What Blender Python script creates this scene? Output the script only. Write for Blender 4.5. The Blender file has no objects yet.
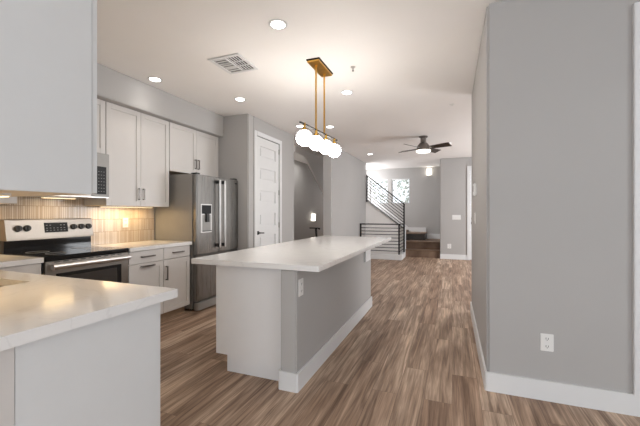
import bpy, bmesh, math, random
from mathutils import Vector, Matrix
PI = math.pi
S = bpy.context.scene
COL = S.collection
H = 2.80            # ceiling height
EYE = 1.28

# ---------------------------------------------------------------- camera
cd = bpy.data.cameras.new('camera'); cam = bpy.data.objects.new('camera', cd)
COL.objects.link(cam); S.camera = cam
cd.sensor_fit = 'HORIZONTAL'; cd.sensor_width = 36.0; cd.lens = 340.0 / 640.0 * 36.0
cd.clip_start = 0.05; cd.clip_end = 100
cam.location = (0, 0, EYE)
cam.rotation_euler = (PI / 2, 0, math.atan(132 / 340.0))

# ---------------------------------------------------------------- world, exposure
w = bpy.data.worlds.new('world'); S.world = w; w.use_nodes = True
bg = w.node_tree.nodes['Background']
bg.inputs[0].default_value = (0.86, 0.93, 1.0, 1); bg.inputs[1].default_value = 2.8
S.view_settings.view_transform = 'Standard'; S.view_settings.look = 'None'
S.view_settings.gamma = 1.0; S.view_settings.use_curve_mapping = False
S.view_settings.exposure = 0.04

def area(name, loc, rot, sx, sy, power, color):
    l = bpy.data.lights.new(name, 'AREA'); l.shape = 'RECTANGLE'; l.size = sx; l.size_y = sy
    l.energy = power; l.color = color
    o = bpy.data.objects.new(name, l); o.location = loc; o.rotation_euler = rot
    COL.objects.link(o); return o
# added unseen fill lamps standing in for daylight from windows and the stairwell
area('rear_fill', (-0.6, -3.85, 1.45), (PI / 2, 0, 0), 4.6, 2.3, 50, (0.92, 0.965, 1.0))  # added fill from behind the camera, the rear window is assumed
area('side_fill', (3.36, -0.8, 1.5), (PI / 2, 0, PI / 2), 3.2, 2.2, 23, (0.93, 0.97, 1.0))  # added fill for the island side and near panels, its window is invented
area('stairwell_fill', (-3.15, 11.0, 2.3), (0, -math.radians(62), 0), 0.8, 1.2, 60, (0.97, 0.98, 1.0))  # added lamp hidden behind the hall wall to light the stair alcove
area('recess_fill', (-3.78, 8.3, 2.72), (0, 0, 0), 0.5, 1.6, 10, (1.0, 0.98, 0.95))  # added lamp hidden behind the sloping bulkhead to brighten the recess
area('entry_fill', (3.3, 7.6, 1.5), (PI / 2, 0, PI / 2), 2.4, 2.0, 135, (0.97, 0.98, 1.0))  # added fill for the hall, the entry window is assumed

# ---------------------------------------------------------------- materials
def mat(name, color, rough=0.5, metal=0.0, noise=0.0, nscale=8.0, emit=None, es=0.0, bump=0.0, bscale=200.0, coat=0.0, spec=None):
    m = bpy.data.materials.new(name); m.use_nodes = True
    nt = m.node_tree; b = nt.nodes['Principled BSDF']
    b.inputs['Roughness'].default_value = rough; b.inputs['Metallic'].default_value = metal
    if coat: b.inputs['Coat Weight'].default_value = coat
    if spec is not None: b.inputs['Specular IOR Level'].default_value = spec
    tc = nt.nodes.new('ShaderNodeTexCoord')
    n = nt.nodes.new('ShaderNodeTexNoise'); n.inputs['Scale'].default_value = nscale; n.inputs['Detail'].default_value = 4
    nt.links.new(tc.outputs['Object'], n.inputs['Vector'])
    r = nt.nodes.new('ShaderNodeValToRGB')
    k = noise
    r.color_ramp.elements[0].position = 0.3; r.color_ramp.elements[1].position = 0.7
    r.color_ramp.elements[0].color = tuple(c * (1 - k) for c in color) + (1,)
    r.color_ramp.elements[1].color = tuple(min(1, c * (1 + k)) for c in color) + (1,)
    nt.links.new(n.outputs['Fac'], r.inputs['Fac']); nt.links.new(r.outputs['Color'], b.inputs['Base Color'])
    if bump:
        n2 = nt.nodes.new('ShaderNodeTexNoise'); n2.inputs['Scale'].default_value = bscale
        nt.links.new(tc.outputs['Object'], n2.inputs['Vector'])
        bp = nt.nodes.new('ShaderNodeBump'); bp.inputs['Strength'].default_value = bump; bp.inputs['Distance'].default_value = 0.002
        nt.links.new(n2.outputs['Fac'], bp.inputs['Height']); nt.links.new(bp.outputs['Normal'], b.inputs['Normal'])
    if emit:
        b.inputs['Emission Color'].default_value = tuple(emit) + (1,); b.inputs['Emission Strength'].default_value = es
    return m

M = {}
M['wall'] = mat('greige_wall_paint', (0.43, 0.416, 0.405), 0.7, noise=0.015, nscale=2, bump=0.12, bscale=120)
M['ceiling'] = mat('ceiling_paint', (0.90, 0.875, 0.855), 0.85, noise=0.01, nscale=2, bump=0.10, bscale=90)
M['trim'] = mat('white_trim_paint', (0.73, 0.73, 0.73), 0.4, noise=0.01)
M['cabinet'] = mat('painted_cabinet', (0.62, 0.59, 0.565), 0.42, noise=0.01)  # cabinet paint comes in three tones, local light is put into the colours
M['cabinet_cool_lit'] = mat('cabinet_paint_cool_lit', (0.68, 0.685, 0.685), 0.42, noise=0.01)  # cabinet white with the cool daylight tint put into the colour
M['cabinet_lightened'] = mat('cabinet_paint_lightened', (0.84, 0.84, 0.85), 0.42, noise=0.01)  # cabinet white brightened in the colour to make up for missing light
M['toe'] = mat('toe_kick_wood', (0.42, 0.30, 0.20), 0.6, noise=0.1, nscale=20)
M['under'] = mat('cabinet_underside_maple', (0.78, 0.66, 0.50), 0.5, noise=0.04, nscale=10)
M['black'] = mat('black_glass', (0.012, 0.012, 0.013), 0.08, noise=0.05)
M['blackmatte'] = mat('black_metal', (0.012, 0.012, 0.012), 0.55, spec=0.3, noise=0.1)
M['rubber'] = mat('dark_plastic', (0.03, 0.03, 0.03), 0.5, noise=0.1)
M['nickel'] = mat('dark_nickel', (0.22, 0.20, 0.185), 0.32, metal=1.0, noise=0.04)
M['chrome'] = mat('bright_steel', (0.66, 0.64, 0.62), 0.3, metal=1.0, noise=0.03)
M['brass'] = mat('aged_brass', (0.72, 0.42, 0.10), 0.28, metal=1.0, noise=0.08, nscale=15)
M['globe'] = mat('lit_opal_glass', (0.9, 0.9, 0.9), 0.2, emit=(1.0, 0.95, 0.89), es=42)
M['lens'] = mat('lit_lens', (0.9, 0.9, 0.9), 0.4, emit=(1.0, 0.97, 0.93), es=14.0)
M['shade'] = mat('lit_shade', (0.9, 0.9, 0.85), 0.5, emit=(1.0, 0.93, 0.82), es=4)
M['bowl'] = mat('lit_fan_bowl', (0.9, 0.9, 0.85), 0.5, emit=(1.0, 0.93, 0.82), es=2.2)
M['strip'] = mat('lit_warm_strip', (0.9, 0.8, 0.6), 0.5, emit=(1.0, 0.74, 0.40), es=2.5)
M['plastic'] = mat('white_plastic', (0.78, 0.77, 0.75), 0.35, noise=0.01)
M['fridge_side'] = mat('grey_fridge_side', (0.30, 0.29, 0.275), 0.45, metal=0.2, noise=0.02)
M['fan_blade'] = mat('dark_fan_blade', (0.035, 0.024, 0.018), 0.4, noise=0.25, nscale=12)
M['vent_dark'] = mat('vent_shadow', (0.10, 0.095, 0.09), 0.8, noise=0.1)
M['screen'] = mat('display_glass', (0.012, 0.012, 0.013), 0.4, spec=0.2, noise=0.05)
M['mark'] = mat('grey_marking', (0.28, 0.28, 0.28), 0.5)
M['glass_dark'] = mat('oven_glass', (0.05, 0.045, 0.042), 0.06, noise=0.05)

def brushed(name, color, rough, axis):
    m = mat(name, color, rough, metal=1.0, noise=0.0)
    nt = m.node_tree; b = nt.nodes['Principled BSDF']
    tc = nt.nodes.new('ShaderNodeTexCoord'); mp = nt.nodes.new('ShaderNodeMapping')
    sc = [260, 260, 260]; sc[axis] = 3
    mp.inputs['Scale'].default_value = sc
    n = nt.nodes.new('ShaderNodeTexNoise'); n.inputs['Scale'].default_value = 1; n.inputs['Detail'].default_value = 2
    nt.links.new(tc.outputs['Object'], mp.inputs['Vector']); nt.links.new(mp.outputs['Vector'], n.inputs['Vector'])
    mr = nt.nodes.new('ShaderNodeMapRange'); mr.inputs['To Min'].default_value = rough - 0.06; mr.inputs['To Max'].default_value = rough + 0.1
    nt.links.new(n.outputs['Fac'], mr.inputs['Value']); nt.links.new(mr.outputs['Result'], b.inputs['Roughness'])
    return m
M['steel'] = brushed('brushed_steel', (0.34, 0.31, 0.28), 0.36, 1)
M['steel_v'] = brushed('brushed_fridge_steel', (0.25, 0.24, 0.225), 0.27, 2)

def quartz():
    m = bpy.data.materials.new('white_quartz'); m.use_nodes = True
    nt = m.node_tree; b = nt.nodes['Principled BSDF']
    tc = nt.nodes.new('ShaderNodeTexCoord')
    n = nt.nodes.new('ShaderNodeTexNoise'); n.inputs['Scale'].default_value = 1.6; n.inputs['Detail'].default_value = 6
    n.inputs['Distortion'].default_value = 1.6
    nt.links.new(tc.outputs['Object'], n.inputs['Vector'])
    r = nt.nodes.new('ShaderNodeValToRGB'); e = r.color_ramp.elements
    e[0].position = 0.0; e[0].color = (0.80, 0.785, 0.77, 1)
    e[1].position = 1.0; e[1].color = (0.80, 0.785, 0.77, 1)
    for p, c in ((0.485, (0.80, 0.785, 0.77, 1)), (0.50, (0.745, 0.73, 0.715, 1)), (0.515, (0.80, 0.785, 0.77, 1))):
        x = r.color_ramp.elements.new(p); x.color = c
    nt.links.new(n.outputs['Fac'], r.inputs['Fac']); nt.links.new(r.outputs['Color'], b.inputs['Base Color'])
    b.inputs['Roughness'].default_value = 0.12
    return m
M['quartz'] = quartz()

def tile():
    m = bpy.data.materials.new('stick_tile'); m.use_nodes = True
    nt = m.node_tree; b = nt.nodes['Principled BSDF']; L = nt.links
    tc = nt.nodes.new('ShaderNodeTexCoord'); sp = nt.nodes.new('ShaderNodeSeparateXYZ'); L.new(tc.outputs['Object'], sp.inputs[0])
    cb = nt.nodes.new('ShaderNodeCombineXYZ')
    ad = nt.nodes.new('ShaderNodeMath'); ad.operation = 'ADD'; L.new(sp.outputs['X'], ad.inputs[0]); L.new(sp.outputs['Y'], ad.inputs[1])
    L.new(sp.outputs['Z'], cb.inputs['X']); L.new(ad.outputs[0], cb.inputs['Y'])
    br = nt.nodes.new('ShaderNodeTexBrick'); L.new(cb.outputs[0], br.inputs['Vector'])
    br.offset = 0.0; br.inputs['Scale'].default_value = 1.0
    br.inputs['Brick Width'].default_value = 0.145; br.inputs['Row Height'].default_value = 0.018
    br.inputs['Mortar Size'].default_value = 0.0019; br.inputs['Mortar Smooth'].default_value = 0.3
    br.inputs['Color1'].default_value = (0.60, 0.52, 0.43, 1); br.inputs['Color2'].default_value = (0.46, 0.37, 0.29, 1)
    br.inputs['Mortar'].default_value = (0.25, 0.18, 0.12, 1)
    L.new(br.outputs['Color'], b.inputs['Base Color']); b.inputs['Roughness'].default_value = 0.22
    bp = nt.nodes.new('ShaderNodeBump'); bp.invert = True; bp.inputs['Distance'].default_value = 0.002; bp.inputs['Strength'].default_value = 0.8
    L.new(br.outputs['Fac'], bp.inputs['Height']); L.new(bp.outputs['Normal'], b.inputs['Normal'])
    return m
M['tile'] = tile()

def planks(name, rot=0.0, tint=(1, 1, 1)):
    m = bpy.data.materials.new(name); m.use_nodes = True
    nt = m.node_tree; b = nt.nodes['Principled BSDF']; L = nt.links
    tc = nt.nodes.new('ShaderNodeTexCoord')
    mp = nt.nodes.new('ShaderNodeMapping'); mp.inputs['Rotation'].default_value = (0, 0, PI / 2 + rot)
    L.new(tc.outputs['Object'], mp.inputs['Vector'])
    br = nt.nodes.new('ShaderNodeTexBrick'); L.new(mp.outputs[0], br.inputs['Vector'])
    br.offset = 0.37; br.offset_frequency = 2; br.inputs['Scale'].default_value = 1
    br.inputs['Brick Width'].default_value = 1.22; br.inputs['Row Height'].default_value = 0.18
    br.inputs['Mortar Size'].default_value = 0.0016; br.inputs['Mortar Smooth'].default_value = 0.4
    br.inputs['Color1'].default_value = (0, 0, 0, 1); br.inputs['Color2'].default_value = (1, 1, 1, 1)
    br.inputs['Mortar'].default_value = (0.5, 0.5, 0.5, 1)
    # per plank tone
    r = nt.nodes.new('ShaderNodeValToRGB'); e = r.color_ramp.elements
    def c(x): return (x[0] * tint[0], x[1] * tint[1], x[2] * tint[2], 1)
    e[0].position = 0.0; e[0].color = c((0.325, 0.218, 0.150))
    e[1].position = 1.0; e[1].color = c((0.475, 0.355, 0.262))
    x = e.new(0.5); x.color = c((0.405, 0.288, 0.205))
    L.new(br.outputs['Color'], r.inputs['Fac'])
    # long streaks, shifted per plank
    off = nt.nodes.new('ShaderNodeVectorMath'); off.operation = 'MULTIPLY_ADD'
    L.new(br.outputs['Color'], off.inputs[0]); off.inputs[1].default_value = (7.3, 3.1, 0); L.new(mp.outputs[0], off.inputs[2])
    def streak(sx, sy, det, dist=0.0):
        q = nt.nodes.new('ShaderNodeMapping'); q.inputs['Scale'].default_value = (sx, sy, 1); L.new(off.outputs[0], q.inputs['Vector'])
        n = nt.nodes.new('ShaderNodeTexNoise'); n.inputs['Scale'].default_value = 1; n.inputs['Detail'].default_value = det
        n.inputs['Distortion'].default_value = dist
        L.new(q.outputs[0], n.inputs['Vector']); return n
    n1 = streak(1.0, 20, 6, 1.3); n2 = streak(3.2, 95, 4, 1.0)
    r1 = nt.nodes.new('ShaderNodeValToRGB'); r1.color_ramp.elements[0].position = 0.34; r1.color_ramp.elements[1].position = 0.66
    r1.color_ramp.elements[0].color = (0.54, 0.49, 0.46, 1); r1.color_ramp.elements[1].color = (1.36, 1.38, 1.40, 1)
    L.new(n1.outputs['Fac'], r1.inputs['Fac'])
    r2 = nt.nodes.new('ShaderNodeValToRGB'); r2.color_ramp.elements[0].position = 0.3; r2.color_ramp.elements[1].position = 0.7
    r2.color_ramp.elements[0].color = (0.72, 0.70, 0.69, 1); r2.color_ramp.elements[1].color = (1.25, 1.25, 1.25, 1)
    L.new(n2.outputs['Fac'], r2.inputs['Fac'])
    n3 = streak(1.1, 5.5, 3, 0.8)
    r3 = nt.nodes.new('ShaderNodeValToRGB'); r3.color_ramp.elements[0].position = 0.38; r3.color_ramp.elements[1].position = 0.62
    r3.color_ramp.elements[0].color = (0.76, 0.72, 0.70, 1); r3.color_ramp.elements[1].color = (1.14, 1.16, 1.18, 1)
    L.new(n3.outputs['Fac'], r3.inputs['Fac'])
    def mul(a, bb, f=1.0):
        x = nt.nodes.new('ShaderNodeMix'); x.data_type = 'RGBA'; x.blend_type = 'MULTIPLY'; x.inputs[0].default_value = f
        L.new(a, x.inputs[6]); L.new(bb, x.inputs[7]); return x.outputs[2]
    o1 = mul(r.outputs['Color'], r1.outputs['Color']); o2 = mul(mul(o1, r2.outputs['Color']), r3.outputs['Color'])
    mx = nt.nodes.new('ShaderNodeMix'); mx.data_type = 'RGBA'; L.new(br.outputs['Fac'], mx.inputs[0]); L.new(o2, mx.inputs[6])
    mx.inputs[7].default_value = (0.17, 0.115, 0.08, 1)
    L.new(mx.outputs[2], b.inputs['Base Color'])
    b.inputs['Roughness'].default_value = 0.5; b.inputs['Specular IOR Level'].default_value = 0.35
    bp = nt.nodes.new('ShaderNodeBump'); bp.inputs['Strength'].default_value = 0.15; bp.inputs['Distance'].default_value = 0.001
    L.new(n2.outputs['Fac'], bp.inputs['Height']); L.new(bp.outputs['Normal'], b.inputs['Normal'])
    return m
M['floor'] = planks('wood_plank_floor')
M['stair_wood'] = planks('stair_wood', PI / 2, (0.55, 0.52, 0.50))

def foliage():
    m = bpy.data.materials.new('leafy_shrub'); m.use_nodes = True
    nt = m.node_tree; b = nt.nodes['Principled BSDF']; L = nt.links
    tc = nt.nodes.new('ShaderNodeTexCoord'); n = nt.nodes.new('ShaderNodeTexNoise'); n.inputs['Scale'].default_value = 9
    L.new(tc.outputs['Object'], n.inputs['Vector'])
    r = nt.nodes.new('ShaderNodeValToRGB'); r.color_ramp.elements[0].position = 0.4; r.color_ramp.elements[1].position = 0.6
    r.color_ramp.elements[0].color = (0.16, 0.24, 0.14, 1); r.color_ramp.elements[1].color = (0.62, 0.70, 0.56, 1)
    L.new(n.outputs['Fac'], r.inputs['Fac']); L.new(r.outputs['Color'], b.inputs['Base Color']); b.inputs['Roughness'].default_value = 0.7
    return m
M['leaf'] = foliage()
def glassmat():
    m = bpy.data.materials.new('window_glass'); m.use_nodes = True
    nt = m.node_tree; nt.nodes.remove(nt.nodes['Principled BSDF'])
    o = nt.nodes['Material Output']; t = nt.nodes.new('ShaderNodeBsdfTransparent'); g = nt.nodes.new('ShaderNodeBsdfGlossy')
    g.inputs['Roughness'].default_value = 0.02
    x = nt.nodes.new('ShaderNodeMixShader'); x.inputs[0].default_value = 0.06
    nt.links.new(t.outputs[0], x.inputs[1]); nt.links.new(g.outputs[0], x.inputs[2]); nt.links.new(x.outputs[0], o.inputs['Surface'])
    return m
M['glass'] = glassmat()

# ---------------------------------------------------------------- mesh helpers
class MB:
    def __init__(s): s.bm = bmesh.new()
    def box(s, x0, x1, y0, y1, z0, z1, bev=0.0, seg=2):
        r = bmesh.ops.create_cube(s.bm, size=1.0); v = r['verts']
        for q in v:
            q.co.x = x0 if q.co.x < 0 else x1; q.co.y = y0 if q.co.y < 0 else y1; q.co.z = z0 if q.co.z < 0 else z1
        if bev > 0:
            ed = list({e for q in v for e in q.link_edges})
            bmesh.ops.bevel(s.bm, geom=ed, offset=bev, segments=seg, affect='EDGES', clamp_overlap=True)
        return s
    def tube(s, p, q, r, seg=16, r2=None):
        p = Vector(p); q = Vector(q); d = q - p
        R = d.to_track_quat('Z', 'Y').to_matrix().to_4x4(); R.translation = (p + q) / 2
        bmesh.ops.create_cone(s.bm, cap_ends=True, segments=seg, radius1=r, radius2=r if r2 is None else r2, depth=d.length, matrix=R)
        return s
    def sphere(s, c, r, u=28, v=18):
        bmesh.ops.create_uvsphere(s.bm, u_segments=u, v_segments=v, radius=r, matrix=Matrix.Translation(c)); return s
    def lathe(s, c, prof, seg=32):
        rings = []
        for r, z in prof:
            rings.append([s.bm.verts.new((c[0] + r * math.cos(2 * PI * k / seg), c[1] + r * math.sin(2 * PI * k / seg), c[2] + z)) for k in range(seg)])
        for a, b in zip(rings, rings[1:]):
            for k in range(seg): s.bm.faces.new((a[k], a[(k + 1) % seg], b[(k + 1) % seg], b[k]))
        s.bm.faces.new(rings[0][::-1]); s.bm.faces.new(rings[-1]); return s
    def prism(s, pts, axis, a, b):
        """extrude polygon; pts are the two other coordinates in order"""
        def mk(t, p):
            if axis == 'x': return (t, p[0], p[1])
            if axis == 'y': return (p[0], t, p[1])
            return (p[0], p[1], t)
        A = [s.bm.verts.new(mk(a, p)) for p in pts]; B = [s.bm.verts.new(mk(b, p)) for p in pts]
        n = len(pts); s.bm.faces.new(A); s.bm.faces.new(B[::-1])
        for k in range(n): s.bm.faces.new((A[k], B[k], B[(k + 1) % n], A[(k + 1) % n]))
        return s
    def torus(s, c, R, r, mat3, seg=32, sub=8):
        vs = []
        for i in range(seg):
            a = 2 * PI * i / seg; row = []
            for j in range(sub):
                t = 2 * PI * j / sub
                p = Vector(((R + r * math.cos(t)) * math.cos(a), (R + r * math.cos(t)) * math.sin(a), r * math.sin(t)))
                row.append(s.bm.verts.new(Vector(c) + mat3 @ p))
            vs.append(row)
        for i in range(seg):
            for j in range(sub):
                s.bm.faces.new((vs[i][j], vs[(i + 1) % seg][j], vs[(i + 1) % seg][(j + 1) % sub], vs[i][(j + 1) % sub]))
        return s
    def build(s, name, m, parent=None, smooth=False):
        bmesh.ops.recalc_face_normals(s.bm, faces=s.bm.faces)
        lo = Vector([min(v.co[i] for v in s.bm.verts) for i in range(3)]); hi = Vector([max(v.co[i] for v in s.bm.verts) for i in range(3)])
        c = (lo + hi) / 2; c.z = lo.z
        if name in ('floor', 'tile_backsplash', 'worktop'): c = Vector((0, 0, 0))
        for v in s.bm.verts: v.co -= c
        me = bpy.data.meshes.new(name); s.bm.to_mesh(me); s.bm.free()
        me.materials.append(m)
        if smooth:
            for p in me.polygons: p.use_smooth = True
            try: me.set_sharp_from_angle(angle=math.radians(35))
            except Exception: pass
        o = bpy.data.objects.new(name, me); COL.objects.link(o)
        o.location = c
        if parent is not None:
            o.parent = parent
            w0 = Vector((0, 0, 0)); q = parent
            while q is not None: w0 += q.location; q = q.parent
            o.location = c - w0
        return o

def B(*a, **k): return MB().box(*a, **k)
def tag(o, label=None, cat=None, group=None, kind=None):
    if label: o['label'] = label
    if cat: o['category'] = cat
    if group: o['group'] = group
    if kind: o['kind'] = kind
    return o
def thing(name, loc, label, cat, group=None):
    o = bpy.data.objects.new(name, None); o.empty_display_size = 0.1; COL.objects.link(o); o.location = loc
    return tag(o, label, cat, group)
def struct(name, mb, m, label=None, cat=None, parent=None):
    o = mb.build(name, m, parent)
    if parent is None: o['kind'] = 'structure'
    if label: o['label'] = label
    if cat: o['category'] = cat
    return o
def copy_tree(o, parent=None):
    c = o.copy(); COL.objects.link(c); c.parent = parent
    for ch in list(o.children): copy_tree(ch, c)
    return c

# ================================================================= SETTING
struct('floor', B(-4.6, 3.6, -4.1, 13.2, -0.1, 0.0), M['floor'], 'brown wood plank floor running down the hall', 'floor')
struct('ceiling', B(-4.6, 3.6, -4.1, 13.2, H, H + 0.1), M['ceiling'], 'pale flat painted ceiling', 'ceiling')
W = M['wall']
struct('wall_left', B(-3.92, -3.79, -0.2, 4.44, 0, H), W, 'greige wall behind the range and refrigerator', 'wall')
# soffits above the wall cabinets
struct('trim_1', B(-3.79, -3.345, 0.535, 4.44, 2.475, H, bev=0.006), W, 'greige soffit above the wall cabinets', 'soffit')
struct('trim_2', B(-3.345, -1.34, 0.535, 1.02, 2.475, H), W, 'greige soffit above the near cabinet', 'soffit')
# sink run wall (end stands behind the near cabinet), low part carries the counter end
struct('wall_front_left', MB().box(-3.79, -1.38, 0.40, 0.535, 0, H), W, 'greige wall end behind the near counter', 'wall')
# block with pantry door
struct('wall_pantry', MB().box(-3.92, -2.90, 4.44, 4.60, 0, H, bev=0.012).box(-3.03, -2.90, 4.60, 4.66, 0, H).box(-3.03, -2.90, 5.44, 6.05, 0, H)
       .box(-3.03, -2.90, 4.66, 5.44, 2.52, H).box(-4.5, -3.03, 5.92, 6.05, 0, H), W, 'greige wall block holding the tall white door', 'wall')
# stair pocket beyond pantry block
struct('wall_far_left', B(-4.33, -4.20, 6.05, 13.0, 0, H), W, 'grey wall of the recess behind the kitchen', 'wall')
struct('ceiling_slope', MB().prism([(6.05, 2.65), (7.48, 2.65), (10.6, 0.72), (10.6, H), (6.05, H)], 'x', -3.34, -3.30), M['ceiling'],  # ceiling white brightens this face in place of light from the hall
       'sloping white underside edge of the upper stair', 'ceiling')
struct('wall_hall_left', MB().box(-2.63, -2.45, 7.00, 10.22, 0, H, bev=0.012), W, 'greige hall wall before the stair railing', 'wall')
struct('trim_7', B(-2.635, -2.448, 6.985, 7.0, 0, H), M['trim'], 'white end board of the hall wall', 'trim')
struct('wall_stair', MB().prism([(-2.45, 1.66), (-2.45, 0.0), (-1.30, 0.0), (-1.30, 0.80)], 'y', 10.16, 10.28), M['ceiling'], 'sloping half wall under the stair railing', 'wall')
# window wall with two openings
ywa, ywb = 11.75, 11.90
wz0, wz1 = 1.60, 2.45
ww = MB().box(-4.2, -2.68, ywa, ywb, 0, H).box(-2.05, -1.93, ywa, ywb, 0, H).box(-1.32, -0.18, ywa, ywb, 0, H)
ww.box(-2.68, -2.05, ywa, ywb, 0, wz0).box(-2.68, -2.05, ywa, ywb, wz1, H).box(-1.93, -1.32, ywa, ywb, 0, wz0).box(-1.93, -1.32, ywa, ywb, wz1, H)
struct('wall_back', ww, W, 'grey stair wall with two small windows', 'wall')
# entry wall beside the steps, with door
struct('wall_entry', MB().box(-0.31, 0.46, 10.10, 10.24, 0, H, bev=0.01).box(0.46, 1.38, 10.10, 10.24, 2.50, H).box(1.38, 3.5, 10.10, 10.24, 0, H)
       .box(-0.31, -0.18, 10.24, 11.75, 0, H), W, 'greige wall right of the steps', 'wall')
# right partition
struct('wall_right', MB().box(0.235, 1.16, 2.73, 2.87, 0, H, bev=0.018, seg=3).box(0.235, 0.375, 2.83, 4.80, 0, H, bev=0.018, seg=3)
       .box(1.16, 2.06, 2.73, 2.87, 2.5, H).box(2.06, 3.5, 2.73, 2.87, 0, H), W, 'greige partition wall on the right', 'wall')
struct('wall_right_outer', MB().box(3.4, 3.5, -4.0, -2.4, 0, H).box(3.4, 3.5, 0.8, 6.4, 0, H).box(3.4, 3.5, -2.4, 0.8, 0, 0.4).box(3.4, 3.5, -2.4, 0.8, 2.6, H).box(3.4, 3.5, 8.8, 10.1, 0, H).box(3.4, 3.5, 6.4, 8.8, 0, 0.5).box(3.4, 3.5, 6.4, 8.8, 2.5, H), W, 'outer wall right of the hall', 'wall')
struct('wall_left_outer', B(-4.6, -4.5, -4.0, 13.0, 0, H), W, 'outer wall far left', 'wall')
struct('wall_rear', MB().box(-4.5, -3.0, -4.1, -3.95, 0, H).box(1.8, 3.5, -4.1, -3.95, 0, H).box(-3.0, 1.8, -4.1, -3.95, 2.6, H).box(-3.0, 1.8, -4.1, -3.95, 0, 0.3), W, 'wall behind the viewer', 'wall')

# baseboards
T = M['trim']; bh = 0.135
struct('baseboard_right', MB().prism([(1.40, 2.731), (1.40, 2.714), (0.240, 2.714), (0.228, 2.717), (0.221, 2.724), (0.219, 2.735), (0.219, 4.80), (0.2355, 4.80), (0.2355, 2.731)], 'z', 0, bh), T, 'white baseboard on the right partition', 'baseboard')
struct('baseboard_entry', B(-0.31, 0.385, 10.085, 10.10, 0, bh), T, 'white baseboard under the entry light switches', 'baseboard')
struct('baseboard_back', B(-1.0, -0.31, 11.735, 11.75, 0.435, 0.60), T, 'white baseboard on the stair landing', 'baseboard')
struct('baseboard_pantry', MB().box(-2.90, -2.886, 4.44, 4.60, 0, bh).box(-2.90, -2.886, 5.50, 6.05, 0, bh), T, 'white baseboard beside the tall white door', 'baseboard')
struct('baseboard_hall', B(-2.45, -2.436, 7.0, 9.30, 0, bh), T, 'white baseboard along the hall wall', 'baseboard')

# ---- door right of frame (only its casing shows)
dr = thing('door_3', (1.61, 2.72, 0), 'white door casing at the right edge of the room', 'door'); dr['kind'] = 'structure'
MB().box(1.066, 1.165, 2.700, 2.731, bh, 2.60, bev=0.004).box(2.06, 2.16, 2.700, 2.731, bh, 2.60, bev=0.004).box(1.165, 2.06, 2.700, 2.731, 2.50, 2.60, bev=0.004).build('door_casing', T, dr)
B(1.17, 2.055, 2.76, 2.80, 0.01, 2.495).build('door_leaf', T, dr)

# ---- tall pantry door
pd = thing('door_1', (-2.89, 5.05, 0), 'tall white six panel door with dark lever beside the refrigerator', 'door'); pd['kind'] = 'structure'
MB().box(-2.90, -2.878, 4.595, 4.665, 0, 2.585, bev=0.004).box(-2.90, -2.878, 5.435, 5.505, 0, 2.585, bev=0.004).box(-2.90, -2.878, 4.665, 5.435, 2.515, 2.585, bev=0.004).build('door_casing', T, pd)
lf = MB()
zs = [0.10, 0.29, 0.455, 0.655, 0.82, 1.02, 1.19, 1.39, 1.56, 1.76, 1.93, 2.13, 2.30, 2.51]
x0, x1, y0, y1 = -2.945, -2.905, 4.668, 5.432
lf.box(x0, x1, y0, y0 + 0.12, 0.01, 2.51).box(x0, x1, y1 - 0.12, y1, 0.01, 2.51)
rails = [(0.01, 0.35), (0.55, 0.70), (0.914, 1.064), (1.28, 1.446), (1.645, 1.81), (2.01, 2.18), (2.37, 2.51)]
for a, b in rails: lf.box(x0, x1, y0 + 0.12, y1 - 0.12, a, b)
leaf = lf.build('door_leaf', T, pd)
for (a, b), (c, d) in zip(rails, rails[1:]):
    MB().box(x0 + 0.005, x1 - 0.018, y0 + 0.12, y1 - 0.12, b, c).box(x0 + 0.01, x1 - 0.008, y0 + 0.15, y1 - 0.15, b + 0.03, c - 0.03, bev=0.006).build('door_panel', T, leaf)
MB().box(-2.905, -2.898, 4.695, 4.755, 0.93, 0.99, bev=0.002).tube((-2.90, 4.725, 0.96), (-2.86, 4.725, 0.96), 0.011).tube((-2.86, 4.715, 0.96), (-2.86, 4.84, 0.955), 0.0095).build('door_handle', M['blackmatte'], pd, True)
for z in (0.25, 1.02, 1.60, 2.33): MB().box(-2.908, -2.893, 5.425, 5.442, z, z + 0.09).build('hinge', M['nickel'], pd)

# ---- entry door beside the switches
ed = thing('door_2', (0.92, 10.1, 0), 'white hall door with brushed lever seen past the partition', 'door'); ed['kind'] = 'structure'
MB().box(0.385, 0.465, 10.075, 10.101, 0, 2.56, bev=0.004).box(1.375, 1.455, 10.075, 10.101, 0, 2.56, bev=0.004).box(0.465, 1.375, 10.075, 10.101, 2.48, 2.56, bev=0.004).build('door_casing', T, ed)
B(0.47, 1.37, 10.13, 10.17, 0.01, 2.475).build('door_leaf', T, ed)
MB().box(0.485, 0.545, 10.12, 10.13, 0.98, 1.04).tube((0.515, 10.12, 1.01), (0.515, 10.07, 1.01), 0.012).tube((0.51, 10.07, 1.01), (0.63, 10.07, 1.0), 0.01).build('door_handle', M['nickel'], ed, True)
MB().tube((0.515, 10.131, 1.13), (0.515, 10.105, 1.13), 0.028).build('door_lock', M['nickel'], ed, True)

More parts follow.
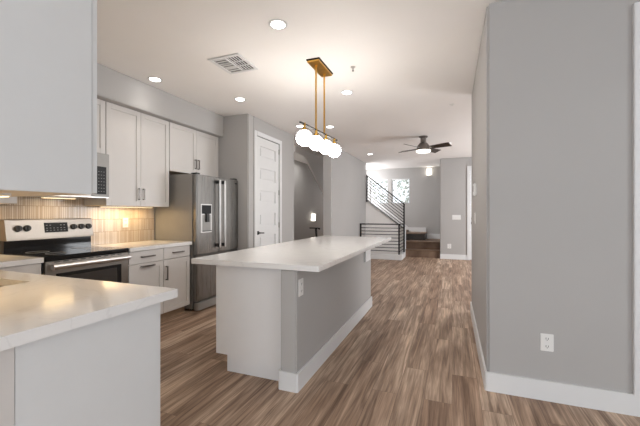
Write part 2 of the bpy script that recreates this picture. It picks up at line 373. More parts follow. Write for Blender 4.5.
# ---- stair windows
def window(n, xa, xb, label):
    r = thing('window_%d' % n, ((xa + xb) / 2, ywa, wz0), label, 'window'); r['kind'] = 'structure'
    e = 0.035
    MB().box(xa, xa + e, ywa + 0.06, ywa + 0.10, wz0, wz1).box(xb - e, xb, ywa + 0.06, ywa + 0.10, wz0, wz1).box(xa, xb, ywa + 0.06, ywa + 0.10, wz0, wz0 + e).box(xa, xb, ywa + 0.06, ywa + 0.10, wz1 - e, wz1).build('window_frame', T, r)
    B(xa + e, xb - e, ywa + 0.078, ywa + 0.082, wz0 + e, wz1 - e).build('pane', M['glass'], r)
    b = MB(); b.box(xa + 0.01, xb - 0.01, ywa + 0.005, ywa + 0.04, wz1 - 0.05, wz1 - 0.005)
    z = wz1 - 0.07
    while z > wz0 + 0.03:
        b.prism([(ywa + 0.008, z - 0.008), (ywa + 0.038, z + 0.008), (ywa + 0.038, z + 0.0065), (ywa + 0.008, z - 0.0095)], 'x', xa + 0.012, xb - 0.012); z -= 0.030
    b.box(xa + 0.01, xb - 0.01, ywa + 0.012, ywa + 0.035, wz0 + 0.01, wz0 + 0.025)
    b.build('window_blind', T, r)
window(1, -1.93, -1.32, 'right stair window with white horizontal blind')
window(2, -2.68, -2.05, 'left stair window seen through the sloping railing')
random.seed(4)
for i, (cx, lab) in enumerate(((-1.55, 'green leafy shrub seen through the right stair window'), (-3.15, 'green leafy shrub seen through the left stair window behind the railing'))):
    sh = MB(); sh.tube((cx, 14.2, -0.1), (cx, 14.2, 1.6), 0.06)
    lv = MB()
    for k in range(420):
        a = random.random() * 2 * PI; rr = 0.72 * random.random() ** .5; z = 0.8 + 2.4 * random.random()
        c = Vector((cx + rr * math.cos(a), 14.2 + 0.6 * rr * math.sin(a), z)); n = Vector((random.uniform(-1, 1), random.uniform(-1, 1), random.uniform(-1, 1))).normalized()
        t = n.orthogonal().normalized(); u = n.cross(t)
        q = [c + t * .10, c + u * .05, c - t * .10, c - u * .05]
        lv.bm.faces.new([lv.bm.verts.new(p) for p in q])
    root = thing('shrub', (cx, 14.2, -0.1), lab, 'plant', 'shrubs outside the stair windows')
    sh.build('trunk', M['toe'], root); lv.build('foliage', M['leaf'], root)
struct('floor_outside', B(-8, 6, 13.2, 22, -0.15, -0.1), mat('concrete_ground', (0.27, 0.26, 0.25), 0.9, noise=0.15, nscale=1.5), 'pale ground outside the stair windows', 'ground')

# ================================================================= STAIRS
sw = M['stair_wood']
st = thing('staircase', (-0.8, 10.9, 0), 'dark wood steps leading up to the stair landing', 'stairs'); st['kind'] = 'structure'
B(-1.30, -0.312, 10.19, 10.45, 0, 0.19).build('riser', sw, st)
B(-1.30, -0.312, 10.16, 10.46, 0.19, 0.217, bev=0.006).build('tread', sw, st)
B(-1.30, -0.312, 10.48, 11.735, 0, 0.408).build('riser', sw, st)
B(-1.30, -0.312, 10.45, 11.745, 0.408, 0.437, bev=0.006).build('landing', sw, st)
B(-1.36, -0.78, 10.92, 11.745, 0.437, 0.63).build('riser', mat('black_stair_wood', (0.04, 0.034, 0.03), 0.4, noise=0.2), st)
B(-1.36, -0.76, 10.90, 11.745, 0.63, 0.655, bev=0.006).build('tread', sw, st)
z = 0.655; x = -1.36
for k in range(5):
    B(x - 0.27, x, 10.29, 11.745, 0.0, z + 0.06).build('step', sw, st); x -= 0.27; z += 0.2
struct('trim_3', MB().prism([(-0.80, 0.655), (-0.80, 0.80), (-1.36, 0.80), (-2.6, 1.86), (-2.6, 1.6), (-1.36, 0.655)], 'y', 11.72, 11.745), T, 'white skirt board rising along the stair wall', 'skirt board')
struct('trim_4', MB().prism([(-2.45, 1.66), (-2.45, 1.70), (-1.27, 0.845), (-1.27, 0.80)], 'y', 10.14, 10.30), T, 'white cap on the sloping half wall', 'cap')
struct('trim_5', MB().box(-2.436, -1.265, 9.36, 9.48, 0, 0.145, bev=0.004).box(-1.385, -1.265, 9.48, 10.16, 0, 0.145, bev=0.004).box(-1.31, -1.27, 10.14, 10.30, 0, 0.80), T, 'white curb under the black railing', 'curb')

Kb = M['blackmatte']
rl = thing('stair_railing', (-1.86, 9.42, 0.145), 'black metal railing with horizontal bars standing on the white curb', 'railing', None)
MB().box(-2.44, -1.30, 9.40, 9.44, 0.955, 0.985, bev=0.003).box(-1.345, -1.305, 9.44, 10.08, 0.955, 0.985, bev=0.003).build('top_rail', Kb, rl)
for px, py in ((-2.415, 9.42), (-1.345, 9.42)): B(px - 0.02, px + 0.02, py - 0.02, py + 0.02, 0.145, 0.955, bev=0.002).build('post', Kb, rl)
for k in range(8):
    zz = 0.865 - k * 0.09
    if zz > 0.19:
        MB().tube((-2.43, 9.42, zz), (-1.33, 9.42, zz), 0.0095, 8).tube((-1.325, 9.42, zz), (-1.325, 10.06, zz), 0.0095, 8).build('rail_bar', Kb, rl)
r2 = thing('stair_railing', (-1.28, 10.10, 0), 'black metal railing sloping up the stair above the half wall', 'railing', None)
xa, xb = -2.40, -1.30
def zt(x): return 2.43 + (x - xa) * (1.56 - 2.43) / (xb - xa)
MB().prism([(xa - .02, zt(xa - .02)), (xa - .02, zt(xa - .02) - .04), (xb + .02, zt(xb + .02) - .04), (xb + .02, zt(xb + .02))], 'y', 10.09, 10.13).build('top_rail', Kb, r2)
B(xa - .02, xa + .02, 10.09, 10.13, 1.62, zt(xa) - .02).build('post', Kb, r2)
B(xb - .02, xb + .02, 10.09, 10.13, 0.0, zt(xb) - .02).build('post', Kb, r2)
for k in range(8):
    d = 0.09 * (k + 1)
    MB().tube((xa, 10.11, zt(xa) - .02 - d), (xb, 10.11, zt(xb) - .02 - d), 0.0095, 8).build('rail_bar', Kb, r2)
# short guard rail at the recess opening
gr = thing('guard_rail', (-2.72, 6.75, 0), 'short black guard rail end seen beyond the island top', 'railing')
MB().prism([(-2.70, 0.95), (-2.735, 0.95), (-2.69, 0.45), (-2.66, 0.45)], 'y', 6.74, 6.78).box(-2.685, -2.655, 6.745, 6.775, 0, 0.46).build('post', Kb, gr)
MB().box(-2.86, -2.635, 6.735, 6.775, 0.945, 0.968, bev=0.003).build('top_rail', Kb, gr)
MB().sphere((-2.64, 6.755, 0.945), 0.022, 12, 8).build('rail_knob', Kb, gr, True)

# ================================================================= KITCHEN
CB = M['cabinet']
def shaker(mb, x, y0, y1, z0, z1, th=0.02, fr=0.057, s=1):
    """shaker front on a face looking along +x (x = back plane)"""
    mb.box(x, x + th - 0.009, y0 + fr * .9, y1 - fr * .9, z0 + fr * .9, z1 - fr * .9)
    mb.box(x, x + th, y0, y0 + fr, z0, z1, bev=0.0015, seg=1).box(x, x + th, y1 - fr, y1, z0, z1, bev=0.0015, seg=1)
    mb.box(x, x + th, y0 + fr, y1 - fr, z0, z0 + fr).box(x, x + th, y0 + fr, y1 - fr, z1 - fr, z1)
    return mb
def shaker_y(mb, y, x0, x1, z0, z1, th=0.02, fr=0.057):
    mb.box(x0 + fr * .9, x1 - fr * .9, y, y + th - 0.009, z0 + fr * .9, z1 - fr * .9)
    mb.box(x0, x0 + fr, y, y + th, z0, z1).box(x1 - fr, x1, y, y + th, z0, z1)
    mb.box(x0 + fr, x1 - fr, y, y + th, z0, z0 + fr).box(x0 + fr, x1 - fr, y, y + th, z1 - fr, z1)
    return mb
def pull_v(x, y, z0, z1, par):
    MB().box(x + 0.024, x + 0.035, y - 0.008, y + 0.008, z0, z1, bev=0.001).box(x - 0.001, x + 0.026, y - 0.006, y + 0.006, z0, z0 + 0.012).box(x - 0.001, x + 0.026, y - 0.006, y + 0.006, z1 - 0.012, z1).build('handle', M['nickel'], par)
def pull_h(x, y0, y1, z, par):
    MB().box(x + 0.024, x + 0.035, y0, y1, z - 0.008, z + 0.008, bev=0.001).box(x - 0.001, x + 0.026, y0, y0 + 0.012, z - 0.006, z + 0.006).box(x - 0.001, x + 0.026, y1 - 0.012, y1, z - 0.006, z + 0.006).build('handle', M['nickel'], par)

XF = -3.44  # front of wall cabinets
def wall_cab(y0, y1, z0, z1, label, pulls=True, under=True):
    r = thing('wall_cabinet', (-3.6, (y0 + y1) / 2, z0), label, 'cabinet')
    B(-3.79, XF - 0.02, y0 + 0.001, y1 - 0.001, z0 + 0.006, z1).build('cabinet_body', CB, r)
    if under:
        u = B(-3.785, XF - 0.02, y0 + 0.002, y1 - 0.002, z0, z0 + 0.006).build('cabinet_underside', M['under'], r); u['label'] = 'pale wood underside'
    ym = (y0 + y1) / 2
    for k, (a, b) in enumerate(((y0 + .003, ym - .0015), (ym + .0015, y1 - .003))):
        d = shaker(MB(), XF - 0.02, a, b, z0, z1 - 0.004).build('door', CB, r)
        if pulls:
            yy = b - 0.028 if k == 0 else a + 0.028
            pull_v(XF, yy, z0 + 0.075, z0 + 0.21, d)
    return r
wall_cab(2.555, 3.425, 1.36, 2.475, 'tall two door wall cabinet between the microwave and the refrigerator')
wall_cab(3.43, 4.43, 1.835, 2.475, 'short two door wall cabinet above the refrigerator')
wall_cab(1.765, 2.552, 1.905, 2.475, 'short wall cabinet above the microwave', pulls=False)
wall_cab(0.98, 1.762, 1.36, 2.475, 'wall cabinet left of the microwave, mostly hidden')

# near cabinet over the sink counter
nc = thing('wall_cabinet', (-2.3, 0.80, 1.355), 'large pale near wall cabinet at the upper left corner', 'cabinet')
B(-3.42, -1.36, 0.54, 0.945, 1.361, 2.475).build('cabinet_body', CB, nc)
u = B(-3.42, -1.362, 0.542, 0.945, 1.355, 1.361).build('cabinet_underside', M['under'], nc); u['label'] = 'pale wood underside'
MB().box(-1.362, -1.352, 0.542, 0.945, 1.355, 2.475, bev=0.002).build('side_panel', M['cabinet_cool_lit'], nc)
xs = [-3.41, -2.90, -2.385, -1.87, -1.354]
for a, b in zip(xs, xs[1:]): shaker_y(MB(), 0.948, a + .002, b - .002, 1.36, 2.47).build('door', M['cabinet_cool_lit'], nc)

# backsplash
struct('trim_6', MB().box(-3.79, -3.781, 0.536, 3.50, 0.914, 1.362).box(-3.79, -3.781, 1.79, 2.58, 1.362, 1.44).box(-3.781, -1.40, 0.536, 0.544, 0.914, 1.355), M['tile'], 'beige backsplash of thin vertical stick tiles', 'backsplash')

# base cabinets right of the range
bc = thing('base_cabinet', (-3.45, 3.05, 0), 'white base cabinet with two drawers between range and refrigerator', 'cabinet')
B(-3.785, -3.165, 2.585, 3.474, 0.10, 0.872).build('cabinet_body', CB, bc)
t_ = B(-3.78, -3.23, 2.59, 3.47, 0.0, 0.10).build('toe_kick', M['toe'], bc); t_['label'] = 'light wood toe kick'
for a, b in ((2.59, 3.045), (3.051, 3.472)):
    d = B(-3.165, -3.145, a, b, 0.735, 0.868, bev=0.002).build('drawer', CB, bc)
    m_ = (a + b) / 2; pull_h(-3.145, m_ - 0.085, m_ + 0.085, 0.803, d)
d = shaker(MB(), -3.165, 2.59, 3.045, 0.105, 0.728).build('door', CB, bc); pull_h(-3.145, 2.73, 2.90, 0.698, d)
d = shaker(MB(), -3.165, 3.051, 3.472, 0.105, 0.728).build('door', CB, bc); pull_v(-3.145, 3.08, 0.49, 0.655, d)
wt = B(-3.785, -3.125, 2.582, 3.492, 0.873, 0.914, bev=0.003).build('worktop', M['quartz'])
tag(wt, 'white quartz worktop right of the range', 'worktop')

# base cabinet left of the range and the sink run
b2 = thing('base_cabinet', (-3.45, 1.5, 0), 'white base cabinet left of the range', 'cabinet')
B(-3.785, -3.165, 0.55, 1.778, 0.10, 0.872).build('cabinet_body', CB, b2)
B(-3.78, -3.23, 0.55, 1.775, 0.0, 0.10).build('toe_kick', M['toe'], b2)
d = B(-3.165, -3.145, 1.27, 1.775, 0.735, 0.868, bev=0.002).build('drawer', CB, b2); pull_h(-3.145, 1.44, 1.61, 0.80, d)
d = shaker(MB(), -3.165, 1.27, 1.775, 0.105, 0.728).build('door', CB, b2)
b3 = thing('base_cabinet', (-2.2, 0.95, 0), 'pale base cabinet with plain end panel in the near left corner', 'cabinet')
MB().box(-2.04, -1.29, 0.55, 1.195, 0.10, 0.872).build('cabinet_body', CB, b3)
MB().box(-2.04, -1.30, 0.55, 1.13, 0, 0.10).build('toe_kick', M['toe'], b3)
B(-1.29, -1.272, 0.645, 1.195, 0.0, 0.872, bev=0.001).build('end_panel', M['cabinet_cool_lit'], b3)
f_ = B(-1.29, -1.270, 0.55, 0.643, 0.0, 0.872, bev=0.001).build('edge_strip', CB, b3); f_['label'] = 'slightly warmer edge strip'  # strip in a warmer tone than the end panel
for a, b in ((-2.04, -1.66), (-1.66, -1.275)): shaker_y(MB(), 1.197, a + .002, b - .002, 0.105, 0.865).build('door', M['cabinet_cool_lit'], b3)
b4 = thing('base_cabinet', (-2.45, 0.95, 0), 'pale sink cabinet under the steel sink, hidden by the near worktop', 'cabinet')
MB().box(-3.10, -2.045, 0.55, 1.195, 0.10, 0.64).build('cabinet_body', CB, b4)
MB().box(-3.10, -2.045, 0.55, 1.13, 0, 0.10).build('toe_kick', M['toe'], b4)
for a, b in ((-3.10, -2.57), (-2.57, -2.045)): shaker_y(MB(), 1.197, a + .002, b - .002, 0.105, 0.865).build('door', M['cabinet_cool_lit'], b4)

# L shaped worktop with sink cut-out
wk = MB()
sx0, sx1, sy0, sy1 = -2.75, -2.09, 0.74, 1.13
y_n, y_f = 0.546, 1.285
wk.box(-3.785, -3.125, 1.285, 1.782, 0.873, 0.914)
wk.box(-3.785, sx0, 0.546, y_f, 0.873, 0.914).box(sx1, -1.38, 0.546, y_f, 0.873, 0.914).box(sx0, sx1, 0.546, sy0, 0.873, 0.914).box(sx0, sx1, sy1, y_f, 0.873, 0.914)
wk.box(-1.38, -1.238, y_n, y_f, 0.873, 0.914)
tag(wk.build('worktop', M['quartz']), 'white quartz worktop in the left foreground turning toward the range', 'worktop')
sk = thing('kitchen_sink', (-2.42, 0.93, 0.68), 'steel undermount sink in the near worktop at the left edge', 'sink')
g = 0.004
MB().box(sx0 - .01, sx0 - .0, sy0 - .01, sy1 + .01, 0.68, 0.8725).box(sx1, sx1 + .01, sy0 - .01, sy1 + .01, 0.68, 0.8725).box(sx0, sx1, sy0 - .01, sy0, 0.68, 0.8725).box(sx0, sx1, sy1, sy1 + .01, 0.68, 0.8725).box(sx0, sx1, sy0, sy1, 0.68, 0.69).build('basin', M['steel'], sk)
MB().tube((-2.42, 0.93, 0.69), (-2.42, 0.93, 0.694), 0.05).build('drain', M['chrome'], sk)

# range
rg = thing('electric_range', (-3.46, 2.18, 0), 'stainless electric range with black glass cooktop', 'range')
ry0, ry1 = 1.792, 2.573
B(-3.775, -3.165, ry0, ry1, 0.05, 0.875).build('range_body', M['rubber'], rg)
B(-3.77, -3.125, ry0 - 0.002, ry1 + 0.002, 0.878, 0.918, bev=0.006).build('cooktop', M['black'], rg)
ck = rg.children[-1]
for (cx, cy, r) in ((-3.58, 1.99, .085), (-3.58, 2.38, .075), (-3.32, 1.99, .075), (-3.32, 2.38, .105)):
    MB().torus((cx, cy, 0.9183), r, 0.0015, Matrix.Identity(3), 40, 6).build('burner_ring', M['mark'], ck)
MB().box(-3.775, -3.70, ry0, ry1, 0.915, 1.03).build('backguard_base', M['black'], rg)
MB().prism([(-3.775, 1.03), (-3.655, 1.03), (-3.66, 1.045), (-3.69, 1.215), (-3.70, 1.222), (-3.775, 1.222)], 'y', ry0, ry1).build('control_panel', M['steel'], rg)
cp = rg.children[-1]
def onp(z): return -3.66 - 0.03 * (z - 1.045) / 0.17
MB().prism([(onp(1.09) + .002, 1.09), (onp(1.185) + .002, 1.185), (onp(1.185) - .01, 1.185), (onp(1.09) - .01, 1.09)], 'y', 2.10, 2.315).build('display', M['screen'], cp)
for k in range(6):
    yy = 2.115 + 0.032 * k
    for zz in (1.108, 1.13, 1.158):
        if (k in (2, 3)) and zz == 1.158: continue
        B(onp(zz) + .0015, onp(zz) + .003, yy, yy + 0.014, zz, zz + 0.005).build('display_mark', M['mark'], cp)
for yy in (1.885, 1.955, 2.37, 2.45, 2.525):
    zz = 1.137; x = onp(zz)
    MB().tube((x - .002, yy, zz), (x + .024, yy, zz + .004), 0.030, 20, 0.026).box(x + .02, x + .032, yy - .004, yy + .004, zz - .018, zz + .026).build('control_knob', M['rubber'], cp, True)
fr = MB(); fr.box(-3.165, -3.13, ry0 + .004, ry1 - .004, 0.20, 0.872, bev=0.004)
od = fr.build('oven_door', M['steel'], rg)
B(-3.132, -3.127, ry0 + .085, ry1 - .085, 0.33, 0.765, bev=0.001).build('oven_window', M['black'], od)
B(-3.128, -3.1255, ry0 + .135, ry1 - .135, 0.38, 0.735).build('window_glass', M['glass_dark'], od)
hd = MB().tube((-3.082, ry0 + .03, 0.829), (-3.082, ry1 - .03, 0.829), 0.025, 20)
hd.box(-3.131, -3.09, ry0 + .05, ry0 + .075, 0.81, 0.838).box(-3.131, -3.09, ry1 - .075, ry1 - .05, 0.81, 0.838).build('handle', M['chrome'], od, True)
for k in range(9): B(-3.1312, -3.1288, ry0 + .07 + k * .073, ry0 + .07 + k * .073 + .045, 0.860, 0.869).build('vent_slot', M['rubber'], od)
B(-3.165, -3.132, ry0 + .004, ry1 - .004, 0.055, 0.195, bev=0.004).build('storage_drawer', M['steel'], rg)
MB().box(-3.74, -3.22, ry0 + .02, ry1 - .02, 0.0, 0.05).build('base', M['rubber'], rg)

# microwave
mw = thing('microwave_oven', (-3.58, 2.18, 1.44), 'stainless over-the-range microwave mostly hidden by the near cabinet', 'microwave')
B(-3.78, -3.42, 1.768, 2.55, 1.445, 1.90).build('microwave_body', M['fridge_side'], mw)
B(-3.42, -3.385, 1.77, 2.36, 1.445, 1.90, bev=0.003).build('door', M['steel'], mw)
dd = mw.children[-1]
B(-3.386, -3.383, 1.84, 2.30, 1.52, 1.83).build('door_window', M['black'], dd)
MB().box(-3.36, -3.345, 2.315, 2.335, 1.50, 1.85, bev=0.004).box(-3.386, -3.355, 2.318, 2.332, 1.51, 1.53).box(-3.386, -3.355, 2.318, 2.332, 1.82, 1.84).build('handle', M['chrome'], dd)
B(-3.42, -3.385, 2.362, 2.55, 1.445, 1.90, bev=0.003).build('control_panel', M['fridge_side'], mw)
pc = mw.children[-1]
B(-3.386, -3.382, 2.385, 2.515, 1.475, 1.76).build('keypad', M['screen'], pc)
for a in range(4):
    for b in range(7): B(-3.3825, -3.381, 2.400 + a * .028, 2.410 + a * .028, 1.50 + b * .034, 1.505 + b * .034).build('keypad_button', M['mark'], pc)
B(-3.78, -3.39, 1.77, 2.548, 1.438, 1.445).build('vent_base', M['chrome'], mw)

# refrigerator
rf = thing('refrigerator', (-3.42, 3.96, 0), 'stainless french door refrigerator with water dispenser', 'refrigerator')
fy0, fy1 = 3.505, 4.425
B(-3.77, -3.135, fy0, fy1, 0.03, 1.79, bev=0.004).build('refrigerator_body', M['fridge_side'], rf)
SV = M['steel_v']; ym = 3.965
dl = B(-3.13, -3.065, fy0 + .002, ym - .003, 0.735, 1.785, bev=0.012, seg=3).build('door', SV, rf, True)
dr_ = B(-3.13, -3.065, ym + .003, fy1 - .002, 0.735, 1.785, bev=0.012, seg=3).build('door', SV, rf, True)
fz = B(-3.13, -3.065, fy0 + .002, fy1 - .002, 0.13, 0.722, bev=0.012, seg=3).build('freezer_drawer', SV, rf, True)
def fhandle(y, par):
    MB().box(-3.018, -2.998, y - .016, y + .016, 0.80, 1.74, bev=0.007, seg=3).build('handle', M['chrome'], par, True)
    h = par.children[-1]
    for z in (0.81, 1.69): MB().box(-3.066, -3.005, y - .012, y + .012, z, z + .045).build('handle_bracket', M['rubber'], par)
fhandle(ym - .055, dl); fhandle(ym + .055, dr_)
MB().box(-3.02, -3.0, fy0 + .08, fy1 - .08, 0.635, 0.665, bev=0.007, seg=3).box(-3.066, -3.015, fy0 + .09, fy0 + .12, 0.638, 0.662).box(-3.066, -3.015, fy1 - .12, fy1 - .09, 0.638, 0.662).build('handle', M['chrome'], fz, True)
dp = MB().box(-3.068, -3.062, 3.585, 3.80, 1.02, 1.40, bev=0.002).build('dispenser', M['chrome'], dl)
B(-3.0625, -3.059, 3.60, 3.785, 1.27, 1.385).build('dispenser_panel', M['screen'], dl)
B(-3.0625, -3.0595, 3.61, 3.775, 1.04, 1.255).build('dispenser_recess', M['fridge_side'], dl)
MB().box(-3.06, -3.035, 3.665, 3.72, 1.16, 1.27).build('dispenser_spout', M['rubber'], dl)
MB().box(-3.061, -3.045, 3.61, 3.775, 1.035, 1.045).build('drip_tray', M['rubber'], dl)
B(-3.066, -3.0635, 4.33, 4.39, 1.715, 1.735).build('badge', M['rubber'], dr_)
B(-3.12, -3.045, fy0 + .004, fy1 - .004, 0.015, 0.115, bev=0.008).build('base_grille', M['fridge_side'], rf)
for yy in (fy0 + .06, fy1 - .06): MB().tube((-3.2, yy, 0), (-3.2, yy, 0.035), 0.02, 12).build('foot', M['rubber'], rf)
for yy in (fy0 + .05, fy1 - .05): B(-3.17, -3.08, yy - .035, yy + .035, 1.787, 1.805, bev=0.004).build('hinge_cover', M['rubber'], rf)

# ================================================================= ISLAND
il = thing('kitchen_island', (-1.4, 3.6, 0), 'kitchen island with white end panel and greige drywall side', 'kitchen island')
iy0, iy1 = 2.30, 4.55
ge = MB().prism([(-1.81, 0.13), (-1.70, 0.13), (-1.70, 0.0), (-1.165, 0.0), (-1.165, 0.873), (-1.81, 0.873)], 'y', iy0, iy0 + 0.02)
ge.build('end_panel', M['cabinet_lightened'], il)
MB().box(-1.79, -1.165, iy0 + 0.02, iy1, 0.13, 0.873).box(-1.70, -1.165, iy0 + 0.02, iy1, 0, 0.13).build('cabinet_body', CB, il)
ys = [2.325, 2.90, 3.47, 3.95, 4.545]
for a, b in zip(ys, ys[1:]):
    q = MB(); q.box(-1.81, -1.79, a, b - .004, 0.135, 0.868); q.build('door', CB, il)
pw = B(-1.165, -1.036, 2.205, 4.60, 0, 0.873, bev=0.008).build('drywall_side', W, il); pw['label'] = 'greige drywall half wall'
MB().prism([(-1.179, 2.30), (-1.179, 2.200), (-1.170, 2.191), (-1.030, 2.191), (-1.021, 2.200), (-1.021, 4.615), (-1.165, 4.615), (-1.165, 4.6005), (-1.0355, 4.6005), (-1.0355, 2.2045), (-1.1655, 2.2045), (-1.1655, 2.30)], 'z', 0, bh).build('baseboard', T, il)
B(-1.036, -1.008, 4.19, 4.455, 0.66, 0.873, bev=0.003).build('support_block', T, il)
it = B(-1.955, -0.850, 2.17, 5.15, 0.874, 0.914, bev=0.003).build('worktop', M['quartz'])
tag(it, 'long white quartz top of the kitchen island', 'worktop')

# ================================================================= PLATES
def plate(name, label, loc, axis, w_, h_, kind, cat):
    """axis '+x' or '-y' : direction it faces"""
    r = thing(name, loc, label, cat)
    def bx(u0, u1, d0, d1, z0, z1, bev=0):
        x, y, z = loc
        if axis == '+x': return MB().box(x + d0, x + d1, y + u0, y + u1, z + z0, z + z1, bev=bev)
        if axis == '-x': return MB().box(x - d1, x - d0, y + u0, y + u1, z + z0, z + z1, bev=bev)
        return MB().box(x + u0, x + u1, y - d1, y - d0, z + z0, z + z1, bev=bev)
    bx(-w_ / 2, w_ / 2, -0.0005, 0.006, -h_ / 2, h_ / 2, 0.002).build('cover_plate', M['plastic'], r)
    if kind == 'outlet':
        for s in (-1, 1):
            f = bx(-0.017, 0.017, 0.005, 0.008, s * 0.026 - 0.014, s * 0.026 + 0.014, 0.001).build('socket', M['plastic'], r)
            for u in (-0.007, 0.007): bx(u - 0.0015, u + 0.0015, 0.0075, 0.0088, s * 0.026 - 0.004, s * 0.026 + 0.008).build('slot', M['rubber'], f)
            bx(-0.0025, 0.0025, 0.0075, 0.0088, s * 0.026 - 0.011, s * 0.026 - 0.006).build('slot', M['rubber'], f)
    else:
        n = kind
        for k in range(n):
            c = (k - (n - 1) / 2) * 0.046
            bx(c - 0.016, c + 0.016, 0.005, 0.009, -0.033, 0.033, 0.001).build('rocker', M['plastic'], r)
    return r
plate('wall_outlet', 'white wall outlet low on the right partition', (0.605, 2.73, 0.395), '-y', 0.078, 0.118, 'outlet', 'outlet')
plate('wall_outlet', 'white outlet on the side of the island near its front corner', (-1.036, 2.275, 0.735), '+x', 0.078, 0.125, 'outlet', 'outlet')
plate('wall_outlet', 'white outlet on the beige tile backsplash', (-3.781, 3.06, 1.16), '+x', 0.078, 0.118, 'outlet', 'outlet')
plate('wall_outlet', 'small white outlet below the triple light switch on the far wall', (-0.07, 10.10, 0.36), '-y', 0.10, 0.13, 'outlet', 'outlet')
plate('light_switch', 'triple light switch on the greige wall right of the steps', (0.115, 10.10, 1.16), '-y', 0.22, 0.13, 3, 'light switch')
plate('light_switch', 'light switch below the thermostat on the partition side', (0.235, 4.0, 1.225), '-x', 0.12, 0.12, 2, 'light switch')
th = thing('thermostat', (0.235, 3.87, 1.52), 'white thermostat with grey screen on the partition side', 'thermostat')
MB().box(0.205, 0.2355, 3.80, 3.93, 1.46, 1.585, bev=0.006).build('thermostat_body', M['plastic'], th)
B(0.2035, 0.2055, 3.825, 3.905, 1.50, 1.56).build('screen', M['fridge_side'], th)

# ================================================================= CEILING THINGS
def downlight(loc):
    r = thing('recessed_light', loc, '', 'ceiling light', 'recessed ceiling downlights')
    x, y, z = loc
    MB().lathe((x, y, z), [(0.070, 0.0005), (0.078, -0.002), (0.078, -0.004), (0.060, -0.008), (0.054, -0.006)]).build('light_trim', T, r, True)
    MB().lathe((x, y, z), [(0.056, -0.003), (0.056, -0.0075), (0.03, -0.0085), (0.001, -0.0085)]).build('lens', M['lens'], r, True)
    l = bpy.data.lights.new('downlight', 'AREA'); l.shape = 'DISK'; l.size = 0.10; l.spread = math.radians(105); l.energy = 0.6; l.color = (1.0, 0.94, 0.87)
    o = bpy.data.objects.new('downlight', l); COL.objects.link(o); o.parent = r; o.location = (0, 0, -0.0115)
    return r
dls = [((-1.305, 2.427), 'recessed ceiling light nearest the viewer, above the near end of the island'),
       ((-3.141, 2.918), 'recessed ceiling light beside the soffit over the range'),
       ((-2.635, 3.84), 'recessed ceiling light in front of the refrigerator'),
       ((-1.23, 4.104), 'recessed ceiling light to the right of the pendant rods'),
       ((-2.0, 5.64), 'recessed ceiling light just above the globes of the pendant'),
       ((-1.969, 8.632), 'recessed ceiling light farthest down the hall'),
       ((-2.47, 5.40), 'recessed ceiling light near the tall white door, left of the globes'),
       ((-1.0, -0.8), 'added recessed fill light behind the viewer, left side'),  # added out of view to fill the room with light
       ((1.6, 0.3), 'added recessed fill light behind the viewer, right side')]  # second added fill light, also out of view
d0 = downlight((dls[0][0][0], dls[0][0][1], H)); d0['label'] = dls[0][1]
for (x, y), lab in dls[1:]:
    c = copy_tree(d0); c.location = (x, y, H); c['label'] = lab

vt = thing('ceiling_vent', (-2.07, 2.91, H), 'square white air vent in the kitchen ceiling', 'vent')
MB().box(-2.24, -1.90, 2.735, 3.09, H - 0.003, H + 0.0).build('backing', M['vent_dark'], vt)
vf = MB()
for a in ((-2.25, -2.215, 2.725, 3.10), (-1.925, -1.89, 2.725, 3.10), (-2.215, -1.925, 2.725, 2.76), (-2.215, -1.925, 3.065, 3.10), (-2.078, -2.062, 2.76, 3.065), (-2.215, -1.925, 2.86, 2.872), (-2.215, -1.925, 2.955, 2.967)):
    vf.box(a[0], a[1], a[2], a[3], H - 0.012, H - 0.001, bev=0.002)
vf.build('frame', T, vt)
sl = MB()
for k in range(7):
    y = 2.772 + k * 0.042
    sl.prism([(y, H - .003), (y + .012, H - .011), (y + .014, H - .010), (y + .003, H - .002)], 'x', -2.215, -2.078)
for k in range(4):
    x = -2.045 + k * 0.030
    sl.box(x, x + .003, 2.76, 3.065, H - .010, H - .003)
sl.build('slats', T, vt)

sp = thing('sprinkler_head', (-0.961, 3.424, H), 'small fire sprinkler head on the ceiling beside the pendant', 'sprinkler')
MB().lathe((-0.961, 3.424, H), [(0.026, 0.0), (0.026, -0.003), (0.008, -0.008), (0.007, -0.022), (0.003, -0.024)]).build('escutcheon', M['chrome'], sp, True)
MB().lathe((-0.961, 3.424, H), [(0.003, -0.022), (0.003, -0.038), (0.012, -0.040), (0.012, -0.042), (0.002, -0.043)]).build('deflector', M['nickel'], sp, True)
sd = thing('smoke_detector', (-0.10, 7.9, H), 'round white smoke detector on the ceiling beyond the fan', 'smoke detector')
MB().lathe((-0.10, 7.9, H), [(0.085, 0), (0.085, -0.02), (0.07, -0.04), (0.02, -0.045)]).build('detector_body', M['plastic'], sd, True)
s2 = thing('sprinkler_head', (-0.0, 5.1, H), 'small sprinkler head on the hall ceiling near the partition', 'sprinkler')
MB().lathe((-0.0, 5.1, H), [(0.034, 0.0), (0.034, -0.004), (0.012, -0.008), (0.01, -0.02)]).build('escutcheon', M['plastic'], s2, True)

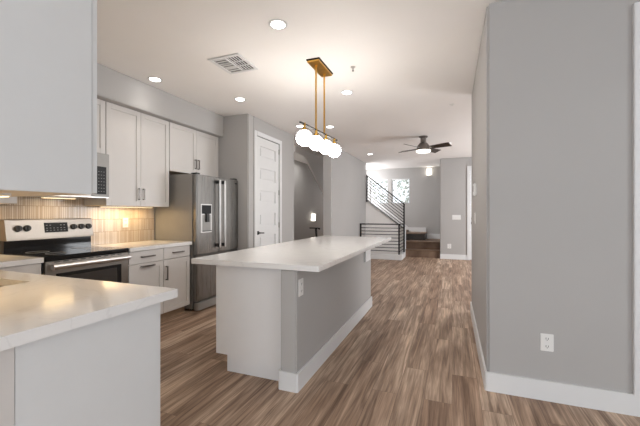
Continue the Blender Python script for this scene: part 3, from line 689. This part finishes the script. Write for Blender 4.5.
# pendant
pn = thing('pendant_light', (-1.28, 3.3, H), 'brass linear pendant with four white glass globes over the island', 'pendant light')
MB().box(-1.345, -1.205, 3.085, 3.50, H - 0.012, H, bev=0.002).build('canopy_edge', M['blackmatte'], pn)
MB().box(-1.338, -1.212, 3.092, 3.493, H - 0.03, H - 0.0115, bev=0.003).build('canopy', M['brass'], pn)
zb = 2.12; px = -1.285
for y in (3.197, 3.436):
    MB().tube((px, y, zb), (px, y, H - 0.028), 0.009).tube((px, y, H - 0.05), (px, y, H - 0.028), 0.016).build('rod', M['brass'], pn, True)
MB().prism([(-1.316, 2.86), (-1.300, 2.86), (-1.235, 3.74), (-1.251, 3.74)], 'z', zb - 0.007, zb + 0.007).build('crossbar', M['blackmatte'], pn)
R45 = Matrix.Rotation(math.radians(35), 3, 'Z') @ Matrix.Rotation(PI / 2, 3, 'X')
for y in (2.945, 3.20, 3.435, 3.66):
    px = -1.308 + (y - 2.86) * 0.074
    MB().tube((px, y, zb + .012), (px, y, zb - .065), 0.013).tube((px, y, zb - .065), (px, y, zb - .04), 0.024).build('globe_socket', M['brass'], pn, True)
    MB().sphere((px, y, zb - .060 - .073), 0.0755).build('globe', M['globe'], pn, True)
    MB().torus((px, y, zb - .060 - .062), 0.088, 0.004, R45).build('hoop', M['blackmatte'], pn, True)

# ceiling fan
fx, fy = -0.53, 7.03
fn = thing('ceiling_fan', (fx, fy, H), 'flush mount ceiling fan with four dark blades and a light', 'ceiling fan')
MB().lathe((fx, fy, H), [(0.085, 0), (0.085, -0.02), (0.055, -0.035), (0.055, -0.12), (0.075, -0.135), (0.115, -0.19), (0.13, -0.25), (0.13, -0.275), (0.03, -0.28)]).build('motor_housing', M['nickel'], fn, True)
MB().lathe((fx, fy, H), [(0.12, -0.275), (0.138, -0.278), (0.138, -0.302), (0.12, -0.318), (0.05, -0.328), (0.002, -0.33)]).build('light_bowl', M['bowl'], fn, True)
for k, a in enumerate((241, 152, -25, 62)):
    a = math.radians(a - 0.0)
    bm_ = MB(); L0, L1 = 0.15, 0.55
    bm_.box(L0, L1, -0.075, 0.075, -0.004, 0.004, bev=0.003)
    Rm = Matrix.Rotation(a, 3, 'Z') @ Matrix.Rotation(math.radians(-19), 3, 'X')
    for v in bm_.bm.verts:
        if v.co.x < 0.3: v.co.y *= 0.75
        v.co = Rm @ v.co + Vector((fx, fy, H - 0.235))
    bl = bm_.build('blade', M['fan_blade'], fn)
    br_ = MB().box(0.09, 0.22, -0.018, 0.018, -0.008, 0.0)
    for v in br_.bm.verts: v.co = Rm @ v.co + Vector((fx, fy, H - 0.235))
    br_.build('blade_bracket', M['nickel'], bl)

# sconces
def sconce(loc, ax, label, e):
    r = thing('wall_sconce', loc, label, 'wall sconce'); x, y, z = loc
    if ax == '-y':
        MB().box(x - .075, x + .075, y - .012, y, z - .02, z + .10).build('back_plate', M['nickel'], r)
        MB().box(x - .07, x + .07, y - .09, y - .013, z - .10, z + .11, bev=0.004).build('shade', M['shade'], r)
        MB().box(x - .08, x + .08, y - .10, y - .0125, z - .115, z - .101).build('shade_rim', M['nickel'], r)
        off = (0, -0.075, 0)
    else:
        MB().box(x, x + .012, y - .075, y + .075, z - .02, z + .10).build('back_plate', M['nickel'], r)
        MB().box(x + .013, x + .10, y - .07, y + .07, z - .11, z + .11, bev=0.004).build('shade', M['shade'], r)
        MB().box(x + .0125, x + .105, y - .08, y + .08, z - .125, z - .111).build('shade_rim', M['nickel'], r)
        off = (0.075, 0, 0)
    return r
sconce((-0.70, 11.75, 2.62), '-y', 'lit wall sconce on the stair wall right of the windows', 5)
sconce((-4.20, 10.10, 1.14), '+x', 'lit wall sconce in the recess left of the hall', 4)

# under cabinet lights
def ucl(loc, sx, sy, e, label):
    r = thing('under_cabinet_light', loc, label, 'cabinet light'); x, y, z = loc
    B(x - sx / 2, x + sx / 2, y - sy / 2, y + sy / 2, z - 0.012, z).build('light_housing', M['plastic'], r)
    B(x - sx / 2 + .005, x + sx / 2 - .005, y - sy / 2 + .005, y + sy / 2 - .005, z - 0.015, z - 0.0118).build('lens', M['strip'], r)
    l = bpy.data.lights.new('strip_light', 'AREA'); l.shape = 'RECTANGLE'; l.size = sx * .9; l.size_y = sy * .9; l.energy = e; l.color = (1, .72, .38)
    o = bpy.data.objects.new('strip_light', l); COL.objects.link(o); o.parent = r; o.location = (0, 0, -0.02)
ucl((-3.66, 3.00, 1.36), 0.03, 0.70, 3.2, 'warm strip light under the cabinet right of the microwave')
ucl((-3.66, 1.40, 1.36), 0.03, 0.60, 3.2, 'warm strip light under the cabinet left of the microwave')
ucl((-2.30, 0.76, 1.355), 1.5, 0.03, 3.0, 'warm strip light under the near cabinet')
ucl((-3.62, 2.20, 1.438), 0.05, 0.30, 0.8, 'warm cooktop light under the microwave')
